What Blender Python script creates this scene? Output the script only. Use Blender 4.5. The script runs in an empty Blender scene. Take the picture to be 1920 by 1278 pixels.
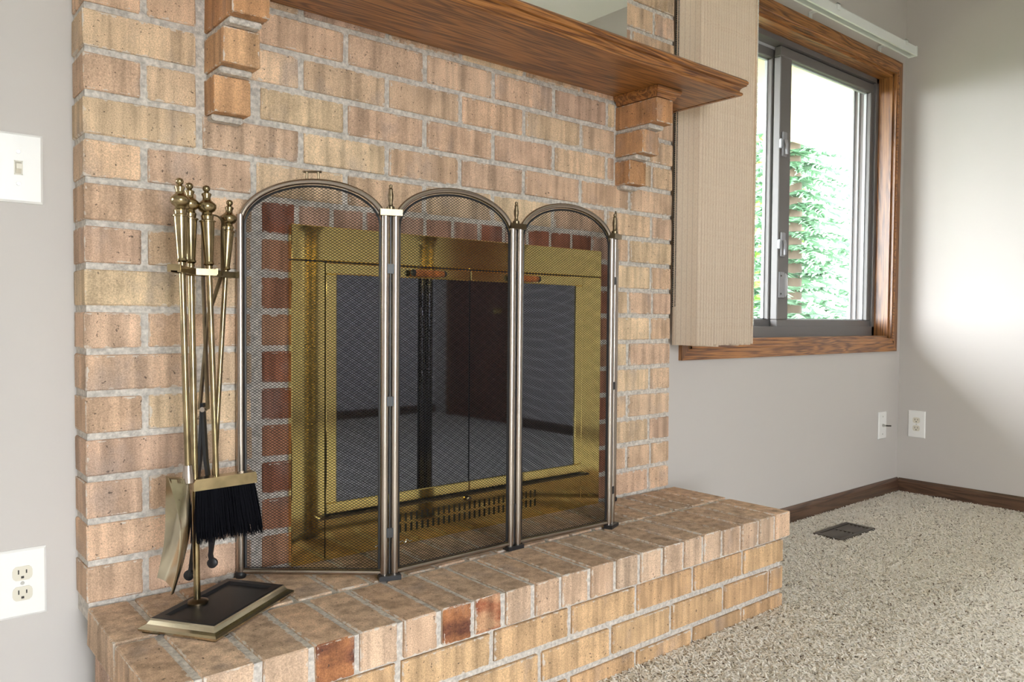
import bpy, math, random
import numpy as np
from mathutils import Vector, Matrix
random.seed(7); rng = np.random.default_rng(7)
S = bpy.context.scene
COL = S.collection

# ------------------------------------------------------------------ camera
# axes: X runs along the fireplace wall to the right, Y into that wall, Z up; z = 0 is the top of the raised hearth
FPX, YAW, PITCH, ROLL = 1453.3, math.radians(39.777), math.radians(1.6136), math.radians(0.4612)
CAM = Vector((-0.3156, -1.64, 0.556))
fw = Vector((math.sin(YAW)*math.cos(PITCH), math.cos(YAW)*math.cos(PITCH), -math.sin(PITCH)))
rt = Vector((math.cos(YAW), -math.sin(YAW), 0)); up = rt.cross(fw)
rt, up = rt*math.cos(ROLL)+up*math.sin(ROLL), up*math.cos(ROLL)-rt*math.sin(ROLL)
cd = bpy.data.cameras.new('camera'); co = bpy.data.objects.new('camera', cd); COL.objects.link(co)
cd.sensor_width = 36.0; cd.lens = FPX/1920*36.0; cd.clip_start = 0.02; cd.clip_end = 200
co.matrix_world = Matrix(((rt.x, up.x, -fw.x, CAM.x), (rt.y, up.y, -fw.y, CAM.y), (rt.z, up.z, -fw.z, CAM.z), (0, 0, 0, 1)))
S.camera = co

# ------------------------------------------------------------------ world, sun, daylight portals, exposure
W = bpy.data.worlds.new('sky'); S.world = W; W.use_nodes = True
wn = W.node_tree.nodes; bg = wn['Background']
bg.inputs['Color'].default_value = (0.93, 0.96, 1.0, 1); bg.inputs['Strength'].default_value = 16.0
sd = bpy.data.lights.new('sun_offscreen', 'SUN'); so = bpy.data.objects.new('sun_offscreen', sd); COL.objects.link(so)
sd.energy = 9.0; sd.angle = math.radians(1.0); sd.color = (1.0, 0.95, 0.86)
so.rotation_euler = Vector((0.80, 0.22, -0.78)).to_track_quat('-Z', 'Y').to_euler()
def portal(name, loc, sx, sy, direction):
    l = bpy.data.lights.new(name, 'AREA'); l.shape = 'RECTANGLE'; l.size = sx; l.size_y = sy
    l.cycles.is_portal = True
    o = bpy.data.objects.new(name, l); COL.objects.link(o); o.location = loc
    o.rotation_euler = Vector(direction).to_track_quat('-Z', 'Y').to_euler()
portal('window_daylight', (2.72, 0.30, 1.11), 1.56, 1.28, (0, -1, 0))
portal('window_left_offscreen', (-1.15, 0.30, 1.11), 1.56, 1.28, (0, -1, 0))
portal('glass_door_offscreen', (-.35, -4.32, 0.78), 1.3, 2.12, (0, 1, 0))
S.view_settings.view_transform = 'Standard'; S.view_settings.look = 'None'
S.view_settings.gamma = 1.0; S.view_settings.use_curve_mapping = False
S.view_settings.exposure = 0.88
S.cycles.use_denoising = True; S.cycles.max_bounces = 10; S.cycles.diffuse_bounces = 6
S.cycles.sample_clamp_indirect = 6.0; S.cycles.transparent_max_bounces = 16

# ------------------------------------------------------------------ materials
def new_mat(name):
    m = bpy.data.materials.new(name); m.use_nodes = True
    return m, m.node_tree.nodes, m.node_tree.links, m.node_tree.nodes['Principled BSDF']
def pmat(name, col, rough=0.5, metal=0.0, bump=None, coat=0.0, var=0.0, vscale=20.0, aniso=0.0):
    m, n, l, b = new_mat(name)
    b.inputs['Base Color'].default_value = (*col, 1); b.inputs['Roughness'].default_value = rough
    b.inputs['Metallic'].default_value = metal; b.inputs['Coat Weight'].default_value = coat
    tc = n.new('ShaderNodeTexCoord')
    if var:
        nz = n.new('ShaderNodeTexNoise'); nz.inputs['Scale'].default_value = vscale; nz.inputs['Detail'].default_value = 5
        l.new(tc.outputs['Object'], nz.inputs['Vector'])
        mr = n.new('ShaderNodeMapRange'); mr.inputs['From Min'].default_value = 0.3; mr.inputs['From Max'].default_value = 0.7
        mr.inputs['To Min'].default_value = 1-var; mr.inputs['To Max'].default_value = 1+var
        l.new(nz.outputs['Fac'], mr.inputs['Value'])
        mx = n.new('ShaderNodeMix'); mx.data_type = 'RGBA'; mx.blend_type = 'MULTIPLY'; mx.inputs[0].default_value = 1
        mx.inputs[6].default_value = (*col, 1); l.new(mr.outputs[0], mx.inputs[7]); l.new(mx.outputs[2], b.inputs['Base Color'])
    if bump:
        nz = n.new('ShaderNodeTexNoise'); nz.inputs['Scale'].default_value = bump[0]; nz.inputs['Detail'].default_value = 4
        l.new(tc.outputs['Object'], nz.inputs['Vector'])
        bp = n.new('ShaderNodeBump'); bp.inputs['Strength'].default_value = bump[1]; bp.inputs['Distance'].default_value = bump[2]
        l.new(nz.outputs['Fac'], bp.inputs['Height']); l.new(bp.outputs[0], b.inputs['Normal'])
    return m
def brick_mat(name, face=None, size=(.19, .09, .067)):
    """sandy wire-cut brick: base colour from the object's colour, drag streaks, specks and pits"""
    m, n, l, b = new_mat(name)
    b.inputs['Roughness'].default_value = 0.88; b.inputs['Specular IOR Level'].default_value = 0.25
    tc = n.new('ShaderNodeTexCoord'); oi = n.new('ShaderNodeObjectInfo')
    off = n.new('ShaderNodeVectorMath'); off.operation = 'SCALE'; off.inputs[0].default_value = (13, 7, 5)
    l.new(oi.outputs['Random'], off.inputs['Scale'])
    ad = n.new('ShaderNodeVectorMath'); l.new(tc.outputs['Object'], ad.inputs[0]); l.new(off.outputs[0], ad.inputs[1])
    def noise(scale, mp=None, detail=4, rough=0.55):
        t = n.new('ShaderNodeTexNoise'); t.inputs['Scale'].default_value = scale; t.inputs['Detail'].default_value = detail
        t.inputs['Roughness'].default_value = rough
        if mp:
            k = n.new('ShaderNodeVectorMath'); k.operation = 'MULTIPLY'; k.inputs[1].default_value = mp
            l.new(ad.outputs[0], k.inputs[0]); l.new(k.outputs[0], t.inputs['Vector'])
        else: l.new(ad.outputs[0], t.inputs['Vector'])
        return t.outputs['Fac']
    def rng_(v, a, bb, c, d):
        r = n.new('ShaderNodeMapRange'); l.new(v, r.inputs['Value'])
        for nm, x in zip(('From Min', 'From Max', 'To Min', 'To Max'), (a, bb, c, d)): r.inputs[nm].default_value = x
        return r.outputs[0]
    def mul(a, bb, mode='MULTIPLY', fac=1.0):
        x = n.new('ShaderNodeMix'); x.data_type = 'RGBA'; x.blend_type = mode
        if isinstance(fac, float): x.inputs[0].default_value = fac
        else: l.new(fac, x.inputs[0])
        for i, v in ((6, a), (7, bb)):
            if isinstance(v, tuple): x.inputs[i].default_value = v
            else: l.new(v, x.inputs[i])
        return x.outputs[2]
    if face is None: c = oi.outputs['Color']
    else:
        fr = rng_(noise(9, (1, 1, 2.4)), 0.42, 0.60, 0, 1)
        c = mul(face[0], face[1], 'MIX', fr)
    c = mul(c, rng_(noise(1, (42, 42, 2.5), 3), 0.30, 0.62, 0.62, 1.10))          # vertical drag marks
    c = mul(c, rng_(noise(16), 0.30, 0.70, 0.84, 1.14))                            # clouds
    c = mul(c, (0.30, 0.26, 0.25, 1), 'MIX', rng_(noise(11, (1, 1, .6)), 0.56, 0.76, 0, 0.5))   # smoky patches
    c = mul(c, rng_(noise(420, None, 2), 0.32, 0.68, 0.76, 1.2))                  # sand grain
    c = mul(c, (0.05, 0.035, 0.03, 1), 'MIX', rng_(noise(150, None, 1), 0.70, 0.76, 0, 0.75))    # pits
    sp = n.new('ShaderNodeSeparateXYZ'); l.new(tc.outputs['Generated'], sp.inputs[0])
    def edge(o, size):                                   # distance to the nearer end, in metres
        a = n.new('ShaderNodeMath'); a.operation = 'SUBTRACT'; a.inputs[1].default_value = .5; l.new(o, a.inputs[0])
        a2 = n.new('ShaderNodeMath'); a2.operation = 'ABSOLUTE'; l.new(a.outputs[0], a2.inputs[0])
        a3 = n.new('ShaderNodeMath'); a3.operation = 'MULTIPLY_ADD'; a3.inputs[1].default_value = -size; a3.inputs[2].default_value = size*.5; l.new(a2.outputs[0], a3.inputs[0]); return a3.outputs[0]
    sn_ = n.new('ShaderNodeSeparateXYZ'); l.new(tc.outputs['Normal'], sn_.inputs[0]); ds = []
    for ax_ in range(3):                                 # only the two axes lying in the face count
        ab = n.new('ShaderNodeMath'); ab.operation = 'ABSOLUTE'; l.new(sn_.outputs[ax_], ab.inputs[0])
        gt = n.new('ShaderNodeMath'); gt.operation = 'GREATER_THAN'; gt.inputs[1].default_value = .6; l.new(ab.outputs[0], gt.inputs[0])
        sm = n.new('ShaderNodeMath'); sm.operation = 'ADD'; l.new(edge(sp.outputs[ax_], size[ax_]), sm.inputs[0]); l.new(gt.outputs[0], sm.inputs[1]); ds.append(sm.outputs[0])
    m0 = n.new('ShaderNodeMath'); m0.operation = 'MINIMUM'; l.new(ds[0], m0.inputs[0]); l.new(ds[1], m0.inputs[1])
    mn = n.new('ShaderNodeMath'); mn.operation = 'MINIMUM'; l.new(m0.outputs[0], mn.inputs[0]); l.new(ds[2], mn.inputs[1])
    nm = rng_(noise(70, None, 3), .3, .7, -.003, .0068); df = n.new('ShaderNodeMath'); df.operation = 'SUBTRACT'; l.new(nm, df.inputs[0]); l.new(mn.outputs[0], df.inputs[1])
    c = mul(c, (0.60, 0.54, 0.475, 1), 'MIX', rng_(df.outputs[0], -.0006, .0012, 0, .85))
    l.new(c, b.inputs['Base Color'])
    bp = n.new('ShaderNodeBump'); bp.inputs['Strength'].default_value = 0.55; bp.inputs['Distance'].default_value = 0.0016
    hs = n.new('ShaderNodeMath'); hs.operation = 'ADD'
    l.new(noise(330, None, 3), hs.inputs[0]); l.new(noise(45, None, 4), hs.inputs[1])
    l.new(hs.outputs[0], bp.inputs['Height']); l.new(bp.outputs[0], b.inputs['Normal'])
    return m
def wood_mat(name, axis, dark, light, rough=0.38, scale=1.0):
    m, n, l, b = new_mat(name)
    b.inputs['Roughness'].default_value = rough; b.inputs['Coat Weight'].default_value = 0.25; b.inputs['Coat Roughness'].default_value = 0.25
    tc = n.new('ShaderNodeTexCoord'); st = [14.0*scale]*3; st['xyz'.index(axis)] = 0.9*scale
    k = n.new('ShaderNodeVectorMath'); k.operation = 'MULTIPLY'; k.inputs[1].default_value = st
    l.new(tc.outputs['Object'], k.inputs[0])
    nz = n.new('ShaderNodeTexNoise'); nz.inputs['Scale'].default_value = 1.0; nz.inputs['Detail'].default_value = 2; nz.inputs['Distortion'].default_value = 0.6
    l.new(k.outputs[0], nz.inputs['Vector'])
    sn = n.new('ShaderNodeMath'); sn.operation = 'MULTIPLY'; sn.inputs[1].default_value = 62.0; l.new(nz.outputs['Fac'], sn.inputs[0])
    si = n.new('ShaderNodeMath'); si.operation = 'SINE'; l.new(sn.outputs[0], si.inputs[0])
    k2 = n.new('ShaderNodeVectorMath'); k2.operation = 'MULTIPLY'; s2 = [420.0]*3; s2['xyz'.index(axis)] = 12.0; k2.inputs[1].default_value = s2
    l.new(tc.outputs['Object'], k2.inputs[0])
    n2 = n.new('ShaderNodeTexNoise'); n2.inputs['Scale'].default_value = 1.0; n2.inputs['Detail'].default_value = 2; l.new(k2.outputs[0], n2.inputs['Vector'])
    ma = n.new('ShaderNodeMath'); ma.operation = 'MULTIPLY_ADD'; ma.inputs[1].default_value = 0.24; ma.inputs[2].default_value = -0.06
    l.new(si.outputs[0], ma.inputs[0])
    m2 = n.new('ShaderNodeMath'); m2.operation = 'MULTIPLY_ADD'; m2.inputs[1].default_value = 1.25; l.new(n2.outputs['Fac'], m2.inputs[0]); l.new(ma.outputs[0], m2.inputs[2])
    cr = n.new('ShaderNodeValToRGB'); cr.color_ramp.elements[0].position = 0.22; cr.color_ramp.elements[1].position = 0.85
    cr.color_ramp.elements[0].color = (*dark, 1); cr.color_ramp.elements[1].color = (*light, 1)
    l.new(m2.outputs[0], cr.inputs['Fac']); l.new(cr.outputs['Color'], b.inputs['Base Color'])
    bp = n.new('ShaderNodeBump'); bp.inputs['Strength'].default_value = 0.15; bp.inputs['Distance'].default_value = 0.0006
    l.new(m2.outputs[0], bp.inputs['Height']); l.new(bp.outputs[0], b.inputs['Normal'])
    return m
def glass_mat(name, tint=(0.96, 0.97, 0.97)):
    m, n, l, b = new_mat(name); n.remove(b)
    tr = n.new('ShaderNodeBsdfTransparent'); tr.inputs['Color'].default_value = (*tint, 1)
    gl = n.new('ShaderNodeBsdfGlossy'); gl.inputs['Roughness'].default_value = 0.0
    fr = n.new('ShaderNodeFresnel'); fr.inputs['IOR'].default_value = 1.45
    ge = n.new('ShaderNodeNewGeometry'); iv = n.new('ShaderNodeMath'); iv.operation = 'SUBTRACT'; iv.inputs[0].default_value = 1.0
    l.new(ge.outputs['Backfacing'], iv.inputs[1])          # reflect at the outer faces of the pane only
    mu = n.new('ShaderNodeMath'); mu.operation = 'MULTIPLY'; l.new(fr.outputs[0], mu.inputs[0]); l.new(iv.outputs[0], mu.inputs[1])
    mx = n.new('ShaderNodeMixShader'); l.new(mu.outputs[0], mx.inputs[0]); l.new(tr.outputs[0], mx.inputs[1]); l.new(gl.outputs[0], mx.inputs[2])
    l.new(mx.outputs[0], n['Material Output'].inputs['Surface'])
    return m
M = {}
M['paint'] = pmat('greige_paint', (0.525, 0.492, 0.468), 0.75, bump=(350, 0.05, 0.001))
M['ceiling'] = pmat('ceiling_paint', (0.83, 0.83, 0.78), 0.9, bump=(120, 0.2, 0.003))
M['brick'] = brick_mat('brick')
M['brick_top'] = brick_mat('rowlock_brick', None, (.07, .2, .07))
M['brick_dark'] = brick_mat('flashed_brick', ((0.13, 0.05, 0.032, 1), (0.40, 0.17, 0.075, 1)), (.07, .2, .07))
M['brick_red'] = brick_mat('red_flashed_brick', ((0.30, 0.10, 0.05, 1), (0.52, 0.30, 0.17, 1)), (.07, .2, .07))
M['mortar'] = pmat('mortar', (0.57, 0.525, 0.475), 0.95, bump=(260, 1.0, 0.004), var=0.3, vscale=120)
M['oak_x'] = wood_mat('oak_stained', 'x', (0.10, 0.030, 0.007), (0.40, 0.165, 0.044), scale=1.5)
M['oak_z'] = wood_mat('oak_stained_upright', 'z', (0.085, 0.028, 0.008), (0.34, 0.145, 0.045))
M['walnut_x'] = wood_mat('dark_base_wood', 'x', (0.045, 0.022, 0.013), (0.12, 0.062, 0.036))
M['walnut_y'] = wood_mat('dark_base_wood_side', 'y', (0.045, 0.022, 0.013), (0.12, 0.062, 0.036))
M['redwood'] = wood_mat('reddish_door_wood', 'z', (0.085, 0.024, 0.013), (0.19, 0.062, 0.032))
M['brass'] = pmat('polished_brass', (1.0, 0.80, 0.30), 0.10, 1.0, var=0.05, vscale=9)
M['antique'] = pmat('antique_brass', (0.31, 0.24, 0.135), 0.22, 1.0, var=0.35, vscale=28)
M['antique_dark'] = pmat('antique_brass_dark', (0.17, 0.13, 0.08), 0.3, 1.0, var=0.2, vscale=40)
M['tray_edge'] = pmat('aged_silver_brass', (0.52, 0.46, 0.34), 0.2, 1.0, var=0.2, vscale=18)
M['pewter'] = pmat('pewter_metal', (0.40, 0.345, 0.30), 0.27, 1.0, var=0.08, vscale=12)
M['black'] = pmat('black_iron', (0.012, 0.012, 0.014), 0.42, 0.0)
M['wire'] = pmat('black_mesh_wire', (0.006, 0.006, 0.006), 0.75, 0.0)
M['smoked'] = pmat('smoked_mirror_glass', (0.235, 0.25, 0.30), 0.03, 1.0)
M['bristle'] = pmat('black_bristle', (0.006, 0.006, 0.008), 0.85)
M['handle_wood'] = pmat('mottled_handle_wood', (0.42, 0.13, 0.03), 0.3, 0.0, var=0.55, vscale=60)
M['mirror'] = pmat('mirror_silver', (0.93, 0.95, 0.93), 0.0, 1.0)
M['white'] = pmat('white_plastic', (0.80, 0.79, 0.77), 0.32)
M['ivory'] = pmat('ivory_plastic', (0.66, 0.62, 0.52), 0.35)
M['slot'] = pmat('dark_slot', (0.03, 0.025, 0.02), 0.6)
M['screw'] = pmat('screw_metal', (0.55, 0.54, 0.52), 0.3, 1.0)
M['vinyl'] = pmat('taupe_window_metal', (0.13, 0.12, 0.118), 0.42, 0.0, bump=(500, 0.05, 0.0005))
M['vinyl_light'] = pmat('grey_track_metal', (0.42, 0.43, 0.45), 0.4)
M['latch'] = pmat('grey_latch_plastic', (0.26, 0.26, 0.28), 0.35)
M['rail'] = pmat('white_headrail', (0.72, 0.74, 0.72), 0.35)
M['glass'] = glass_mat('window_glass')
M['register'] = pmat('brown_register_metal', (0.085, 0.068, 0.055), 0.45, 0.3)
M['carpet'] = pmat('cream_carpet', (0.92, 0.87, 0.79), 0.95, bump=(260, 1.0, 0.01), var=0.18, vscale=180)
M['strand'] = pmat('cream_carpet_strand', (0.95, 0.905, 0.835), 0.9, var=0.06, vscale=60)
M['strand_tan'] = pmat('tan_carpet_strand', (0.74, 0.64, 0.51), 0.9)
M['strand_dark'] = pmat('brown_carpet_fleck', (0.13, 0.085, 0.05), 0.9)
M['soffit'] = pmat('cream_soffit_paint', (0.45, 0.38, 0.21), 1.0)
M['siding'] = pmat('exterior_siding', (0.6, 0.55, 0.45), 0.7)
M['lawn'] = pmat('lawn_grass', (0.05, 0.058, 0.03), 0.9, var=0.4, vscale=6)
M['spruce'] = pmat('spruce_needles', (0.20, 0.34, 0.22), 0.7, var=0.4, vscale=4)
M['leaf'] = pmat('broad_leaves', (0.24, 0.42, 0.08), 0.6, var=0.4, vscale=4)
M['bark'] = pmat('tree_bark', (0.12, 0.085, 0.06), 0.9)
def vane_mat():
    m, n, l, b = new_mat('woven_vane_fabric')
    tc = n.new('ShaderNodeTexCoord'); k = n.new('ShaderNodeVectorMath'); k.operation = 'MULTIPLY'; k.inputs[1].default_value = (700, 700, 160)
    l.new(tc.outputs['Object'], k.inputs[0])
    v = n.new('ShaderNodeTexNoise'); v.inputs['Scale'].default_value = 1; v.inputs['Detail'].default_value = 1; l.new(k.outputs[0], v.inputs['Vector'])
    cr = n.new('ShaderNodeValToRGB'); cr.color_ramp.elements[0].position = 0.33; cr.color_ramp.elements[1].position = 0.52
    cr.color_ramp.elements[0].color = (0.82, 0.65, 0.50, 1); cr.color_ramp.elements[1].color = (0.93, 0.79, 0.63, 1)
    l.new(v.outputs['Fac'], cr.inputs['Fac']); b.inputs['Roughness'].default_value = 0.85
    sx = n.new('ShaderNodeSeparateXYZ'); l.new(tc.outputs['Object'], sx.inputs[0])
    w1 = n.new('ShaderNodeMath'); w1.operation = 'MULTIPLY'; w1.inputs[1].default_value = 2*math.pi/.0168; l.new(sx.outputs[1], w1.inputs[0])
    w2 = n.new('ShaderNodeMath'); w2.operation = 'COSINE'; l.new(w1.outputs[0], w2.inputs[0])
    w3 = n.new('ShaderNodeMapRange'); w3.inputs['From Min'].default_value = .93; w3.inputs['From Max'].default_value = .99; w3.inputs['To Max'].default_value = .38; l.new(w2.outputs[0], w3.inputs['Value'])
    mm = n.new('ShaderNodeMix'); mm.data_type = 'RGBA'; l.new(w3.outputs[0], mm.inputs[0]); l.new(cr.outputs[0], mm.inputs[6]); mm.inputs[7].default_value = (.30, .20, .13, 1); l.new(mm.outputs[2], b.inputs['Base Color'])
    tl = n.new('ShaderNodeBsdfTranslucent'); tl.inputs['Color'].default_value = (0.75, 0.58, 0.42, 1)
    mx = n.new('ShaderNodeMixShader'); mx.inputs[0].default_value = 0.22
    l.new(b.outputs[0], mx.inputs[1]); l.new(tl.outputs[0], mx.inputs[2]); l.new(mx.outputs[0], n['Material Output'].inputs['Surface'])
    return m
M['vane'] = vane_mat()
for q in ('soffit', 'lawn', 'siding', 'strand', 'strand_tan', 'carpet', 'bristle'): M[q].node_tree.nodes['Principled BSDF'].inputs['Specular IOR Level'].default_value = 0.03
for q in ('strand', 'strand_tan'):                      # wool fibres let some light through
    nt = M[q].node_tree; b_ = nt.nodes['Principled BSDF']; tl = nt.nodes.new('ShaderNodeBsdfTranslucent'); tl.inputs['Color'].default_value = (.96, .92, .85, 1)
    mx = nt.nodes.new('ShaderNodeMixShader'); mx.inputs[0].default_value = .35; nt.links.new(b_.outputs[0], mx.inputs[1]); nt.links.new(tl.outputs[0], mx.inputs[2]); nt.links.new(mx.outputs[0], nt.nodes['Material Output'].inputs['Surface'])
# ------------------------------------------------------------------ helpers
class MB:
    def __init__(s): s.v = []; s.f = []; s.m = []; s.cur = 0
    def add(s, vs, fs):
        o = len(s.v); s.v += [tuple(map(float, p)) for p in vs]
        for f in fs: s.f.append([i+o for i in f]); s.m.append(s.cur)
        return s
    def box(s, x0, x1, y0, y1, z0, z1):
        return s.add([(x, y, z) for x in (x0, x1) for y in (y0, y1) for z in (z0, z1)],
                     [(0, 1, 3, 2), (4, 6, 7, 5), (0, 4, 5, 1), (2, 3, 7, 6), (0, 2, 6, 4), (1, 5, 7, 3)])
    def obox(s, c, ax, h):
        """oriented box: centre, three axis vectors, three half sizes"""
        c = Vector(c); a = [Vector(q).normalized()*k for q, k in zip(ax, h)]
        return s.add([c+a[0]*i+a[1]*j+a[2]*k for i in (-1, 1) for j in (-1, 1) for k in (-1, 1)],
                     [(0, 1, 3, 2), (4, 6, 7, 5), (0, 4, 5, 1), (2, 3, 7, 6), (0, 2, 6, 4), (1, 5, 7, 3)])
    def cbox(s, x0, x1, y0, y1, z0, z1, c):
        """chamfered box"""
        lo = (x0, y0, z0); hi = (x1, y1, z1); V = []; idx = {}
        for i in (0, 1):
            for j in (0, 1):
                for k in (0, 1):
                    for a in range(3):     # vertex lying on the face normal to axis a
                        p = []
                        for ax, bit in enumerate((i, j, k)):
                            e = (lo, hi)[bit][ax]
                            p.append(e if ax == a else (e + c if bit == 0 else e - c))
                        idx[(i, j, k, a)] = len(V); V.append(p)
        F = []
        for a in range(3):
            b, d = (a+1) % 3, (a+2) % 3
            for bit in (0, 1):
                q = []
                for p, r in ((0, 0), (1, 0), (1, 1), (0, 1)):
                    t = [0, 0, 0]; t[a] = bit; t[b] = p; t[d] = r; q.append(idx[(*t, a)])
                F.append(q if bit else q[::-1])
            for p in (0, 1):               # edges along axis a
                for r in (0, 1):
                    t0 = [0, 0, 0]; t0[b] = p; t0[d] = r; t1 = list(t0); t1[a] = 1
                    q = [idx[(*t0, b)], idx[(*t1, b)], idx[(*t1, d)], idx[(*t0, d)]]
                    F.append(q if p != r else q[::-1])
        for i in (0, 1):
            for j in (0, 1):
                for k in (0, 1):
                    q = [idx[(i, j, k, 0)], idx[(i, j, k, 1)], idx[(i, j, k, 2)]]
                    F.append(q if (i+j+k) % 2 else q[::-1])
        return s.add(V, F)
    def tube(s, pts, r, n=10, caps=True, closed=False):
        pts = [Vector(p) for p in pts]; rs = r if isinstance(r, (list, tuple)) else [r]*len(pts)
        V = []; prev = None; N = len(pts)
        for i, p in enumerate(pts):
            a = pts[(i-1) % N] if (i > 0 or closed) else p; b = pts[(i+1) % N] if (i < N-1 or closed) else p
            t = (b-a).normalized()
            if prev is None:
                u = t.orthogonal().normalized()
            else:
                u = (prev - t*prev.dot(t)).normalized()
            prev = u; w = t.cross(u)
            for k in range(n):
                an = 2*math.pi*k/n; V.append(p + (u*math.cos(an)+w*math.sin(an))*rs[i])
        F = []
        for i in range(N if closed else N-1):
            for k in range(n):
                j = (i+1) % N
                F.append((i*n+k, i*n+(k+1) % n, j*n+(k+1) % n, j*n+k))
        if caps and not closed:
            F.append(list(range(n))[::-1]); F.append([(N-1)*n+k for k in range(n)])
        return s.add(V, F)
    def lathe(s, prof, base, axis=(0, 0, 1), n=24, flute=None):
        """prof: (height along axis, radius)"""
        ax = Vector(axis).normalized(); u = ax.orthogonal().normalized(); w = ax.cross(u); b = Vector(base); V = []
        for h, r in prof:
            for k in range(n):
                an = 2*math.pi*k/n; rr = r
                if flute and flute[0] <= h <= flute[1]: rr = r*(0.89+0.11*abs(math.cos(flute[2]*an/2)))
                V.append(b+ax*h+(u*math.cos(an)+w*math.sin(an))*rr)
        F = [(i*n+k, i*n+(k+1) % n, (i+1)*n+(k+1) % n, (i+1)*n+k) for i in range(len(prof)-1) for k in range(n)]
        F.append(list(range(n))[::-1]); F.append([(len(prof)-1)*n+k for k in range(n)])
        return s.add(V, F)
    def prism(s, poly, d, t):
        """extrude a closed 3-D polygon by vector d*t"""
        d = Vector(d).normalized()*t; n = len(poly); P = [Vector(p) for p in poly]
        return s.add(P+[p+d for p in P], [list(range(n))[::-1], list(range(n, 2*n))]+[(i, (i+1) % n, n+(i+1) % n, n+i) for i in range(n)])
LOC = {}
def finish(o, parent, smooth):
    COL.objects.link(o)
    if parent is not None: o.parent = parent; LOC[o.name] = LOC.get(parent.name, Vector())
    else: LOC[o.name] = Vector()
def obj(name, mb, mats, parent=None, smooth=False, angle=40):
    me = bpy.data.meshes.new(name); off = LOC.get(parent.name, Vector()) if parent is not None else Vector()
    me.from_pydata([(a-off.x, b-off.y, c-off.z) for a, b, c in mb.v], [], mb.f)
    ms = mats if isinstance(mats, (list, tuple)) else [mats]
    for q in ms: me.materials.append(M[q])
    if len(ms) > 1: me.polygons.foreach_set('material_index', mb.m)
    import bmesh
    bm = bmesh.new(); bm.from_mesh(me); bmesh.ops.recalc_face_normals(bm, faces=bm.faces); bm.to_mesh(me); bm.free()
    if smooth:
        me.polygons.foreach_set('use_smooth', [True]*len(me.polygons)); me.set_sharp_from_angle(angle=math.radians(angle))
    me.update(); o = bpy.data.objects.new(name, me); finish(o, parent, smooth)
    return o
def thing(name, label, cat, loc, group=None):
    o = bpy.data.objects.new(name, None); COL.objects.link(o); o.location = loc; o.empty_display_size = 0.05
    LOC[o.name] = Vector(loc); o['label'] = label; o['category'] = cat
    if group: o['group'] = group
    return o
def tag(o, label, cat, group=None):
    o['label'] = label; o['category'] = cat
    if group: o['group'] = group
    return o
def struct(o): o['kind'] = 'structure'; return o
def stuff(o): o['kind'] = 'stuff'; return o

H = 0.0813                 # brick course
WB = 1.7323                # chimney breast width
YW, YL = 0.0825, 0.100     # wall planes right / left of the chimney
XR, XL = 3.6165, -2.3
FL, CE = -0.285, 2.65
YO = -4.2                  # opposite wall

# ------------------------------------------------------------------ room shell
fl = struct(obj('floor', MB().box(XL-.1, XR+.1, YO-.1, .28, FL-.1, FL), 'carpet'))
fl['label'] = 'cream carpeted floor with brown flecks'
struct(obj('ceiling', MB().box(XL-.1, XR+.1, YO-.1, .28, CE, CE+.1), 'ceiling'))
def wall_with_hole(mb, x0, x1, y0, y1, hx0, hx1, hz0, hz1):
    mb.box(x0, hx0, y0, y1, FL, CE); mb.box(hx1, x1, y0, y1, FL, CE)
    mb.box(hx0, hx1, y0, y1, FL, hz0); mb.box(hx0, hx1, y0, y1, hz1, CE)
WX0, WX1, WZ0, WZ1 = 1.945, 3.49, 0.478, 1.745
VX0, VX1 = -1.93, -0.385
mb = MB(); wall_with_hole(mb, 0.9, XR+.1, YW, .27, WX0, WX1, WZ0, WZ1); wall_with_hole(mb, XL-.1, 0.9, YL, .27, VX0, VX1, WZ0, WZ1)
struct(obj('wall_back', mb, 'paint'))
struct(obj('wall_right', MB().box(XR, XR+.1, YO-.1, YW, FL, CE), 'paint'))
struct(obj('wall_left', MB().box(XL-.1, XL, YO-.1, YL, FL, CE), 'paint'))
mb = MB(); DX0, DX1, DZ1 = -1.0, 0.3, 1.85
mb.box(XL, DX0, YO-.1, YO, FL, CE); mb.box(DX1, XR, YO-.1, YO, FL, CE); mb.box(DX0, DX1, YO-.1, YO, DZ1, CE)
struct(obj('wall_front', mb, 'paint'))
def base(name, mbx, mat): return struct(obj(name, mbx, mat))
def skirting(axis, a0, a1, face, sgn):
    m = MB(); prof = [(0, FL), (.013, FL), (.013, FL+.058), (.009, FL+.066), (.004, FL+.072), (0, FL+.072)]
    P = []
    for a in (a0, a1):
        for o, z in prof: P.append((a, face+sgn*o, z) if axis == 'x' else (face+sgn*o, a, z))
    n = len(prof)
    return m.add(P, [list(range(n)), list(range(n, 2*n))]+[(i, (i+1) % n, n+(i+1) % n, n+i) for i in range(n)])
base('baseboard_back', skirting('x', 1.76, XR, YW, -1), 'walnut_x')
base('baseboard_back_left', skirting('x', XL, 0, YL, -1), 'walnut_x')
base('baseboard_right', skirting('y', -3.12, YW-.013, XR, -1), 'walnut_y')
base('baseboard_front', skirting('x', DX1+.06, XR, YO, 1), 'walnut_x')

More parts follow.
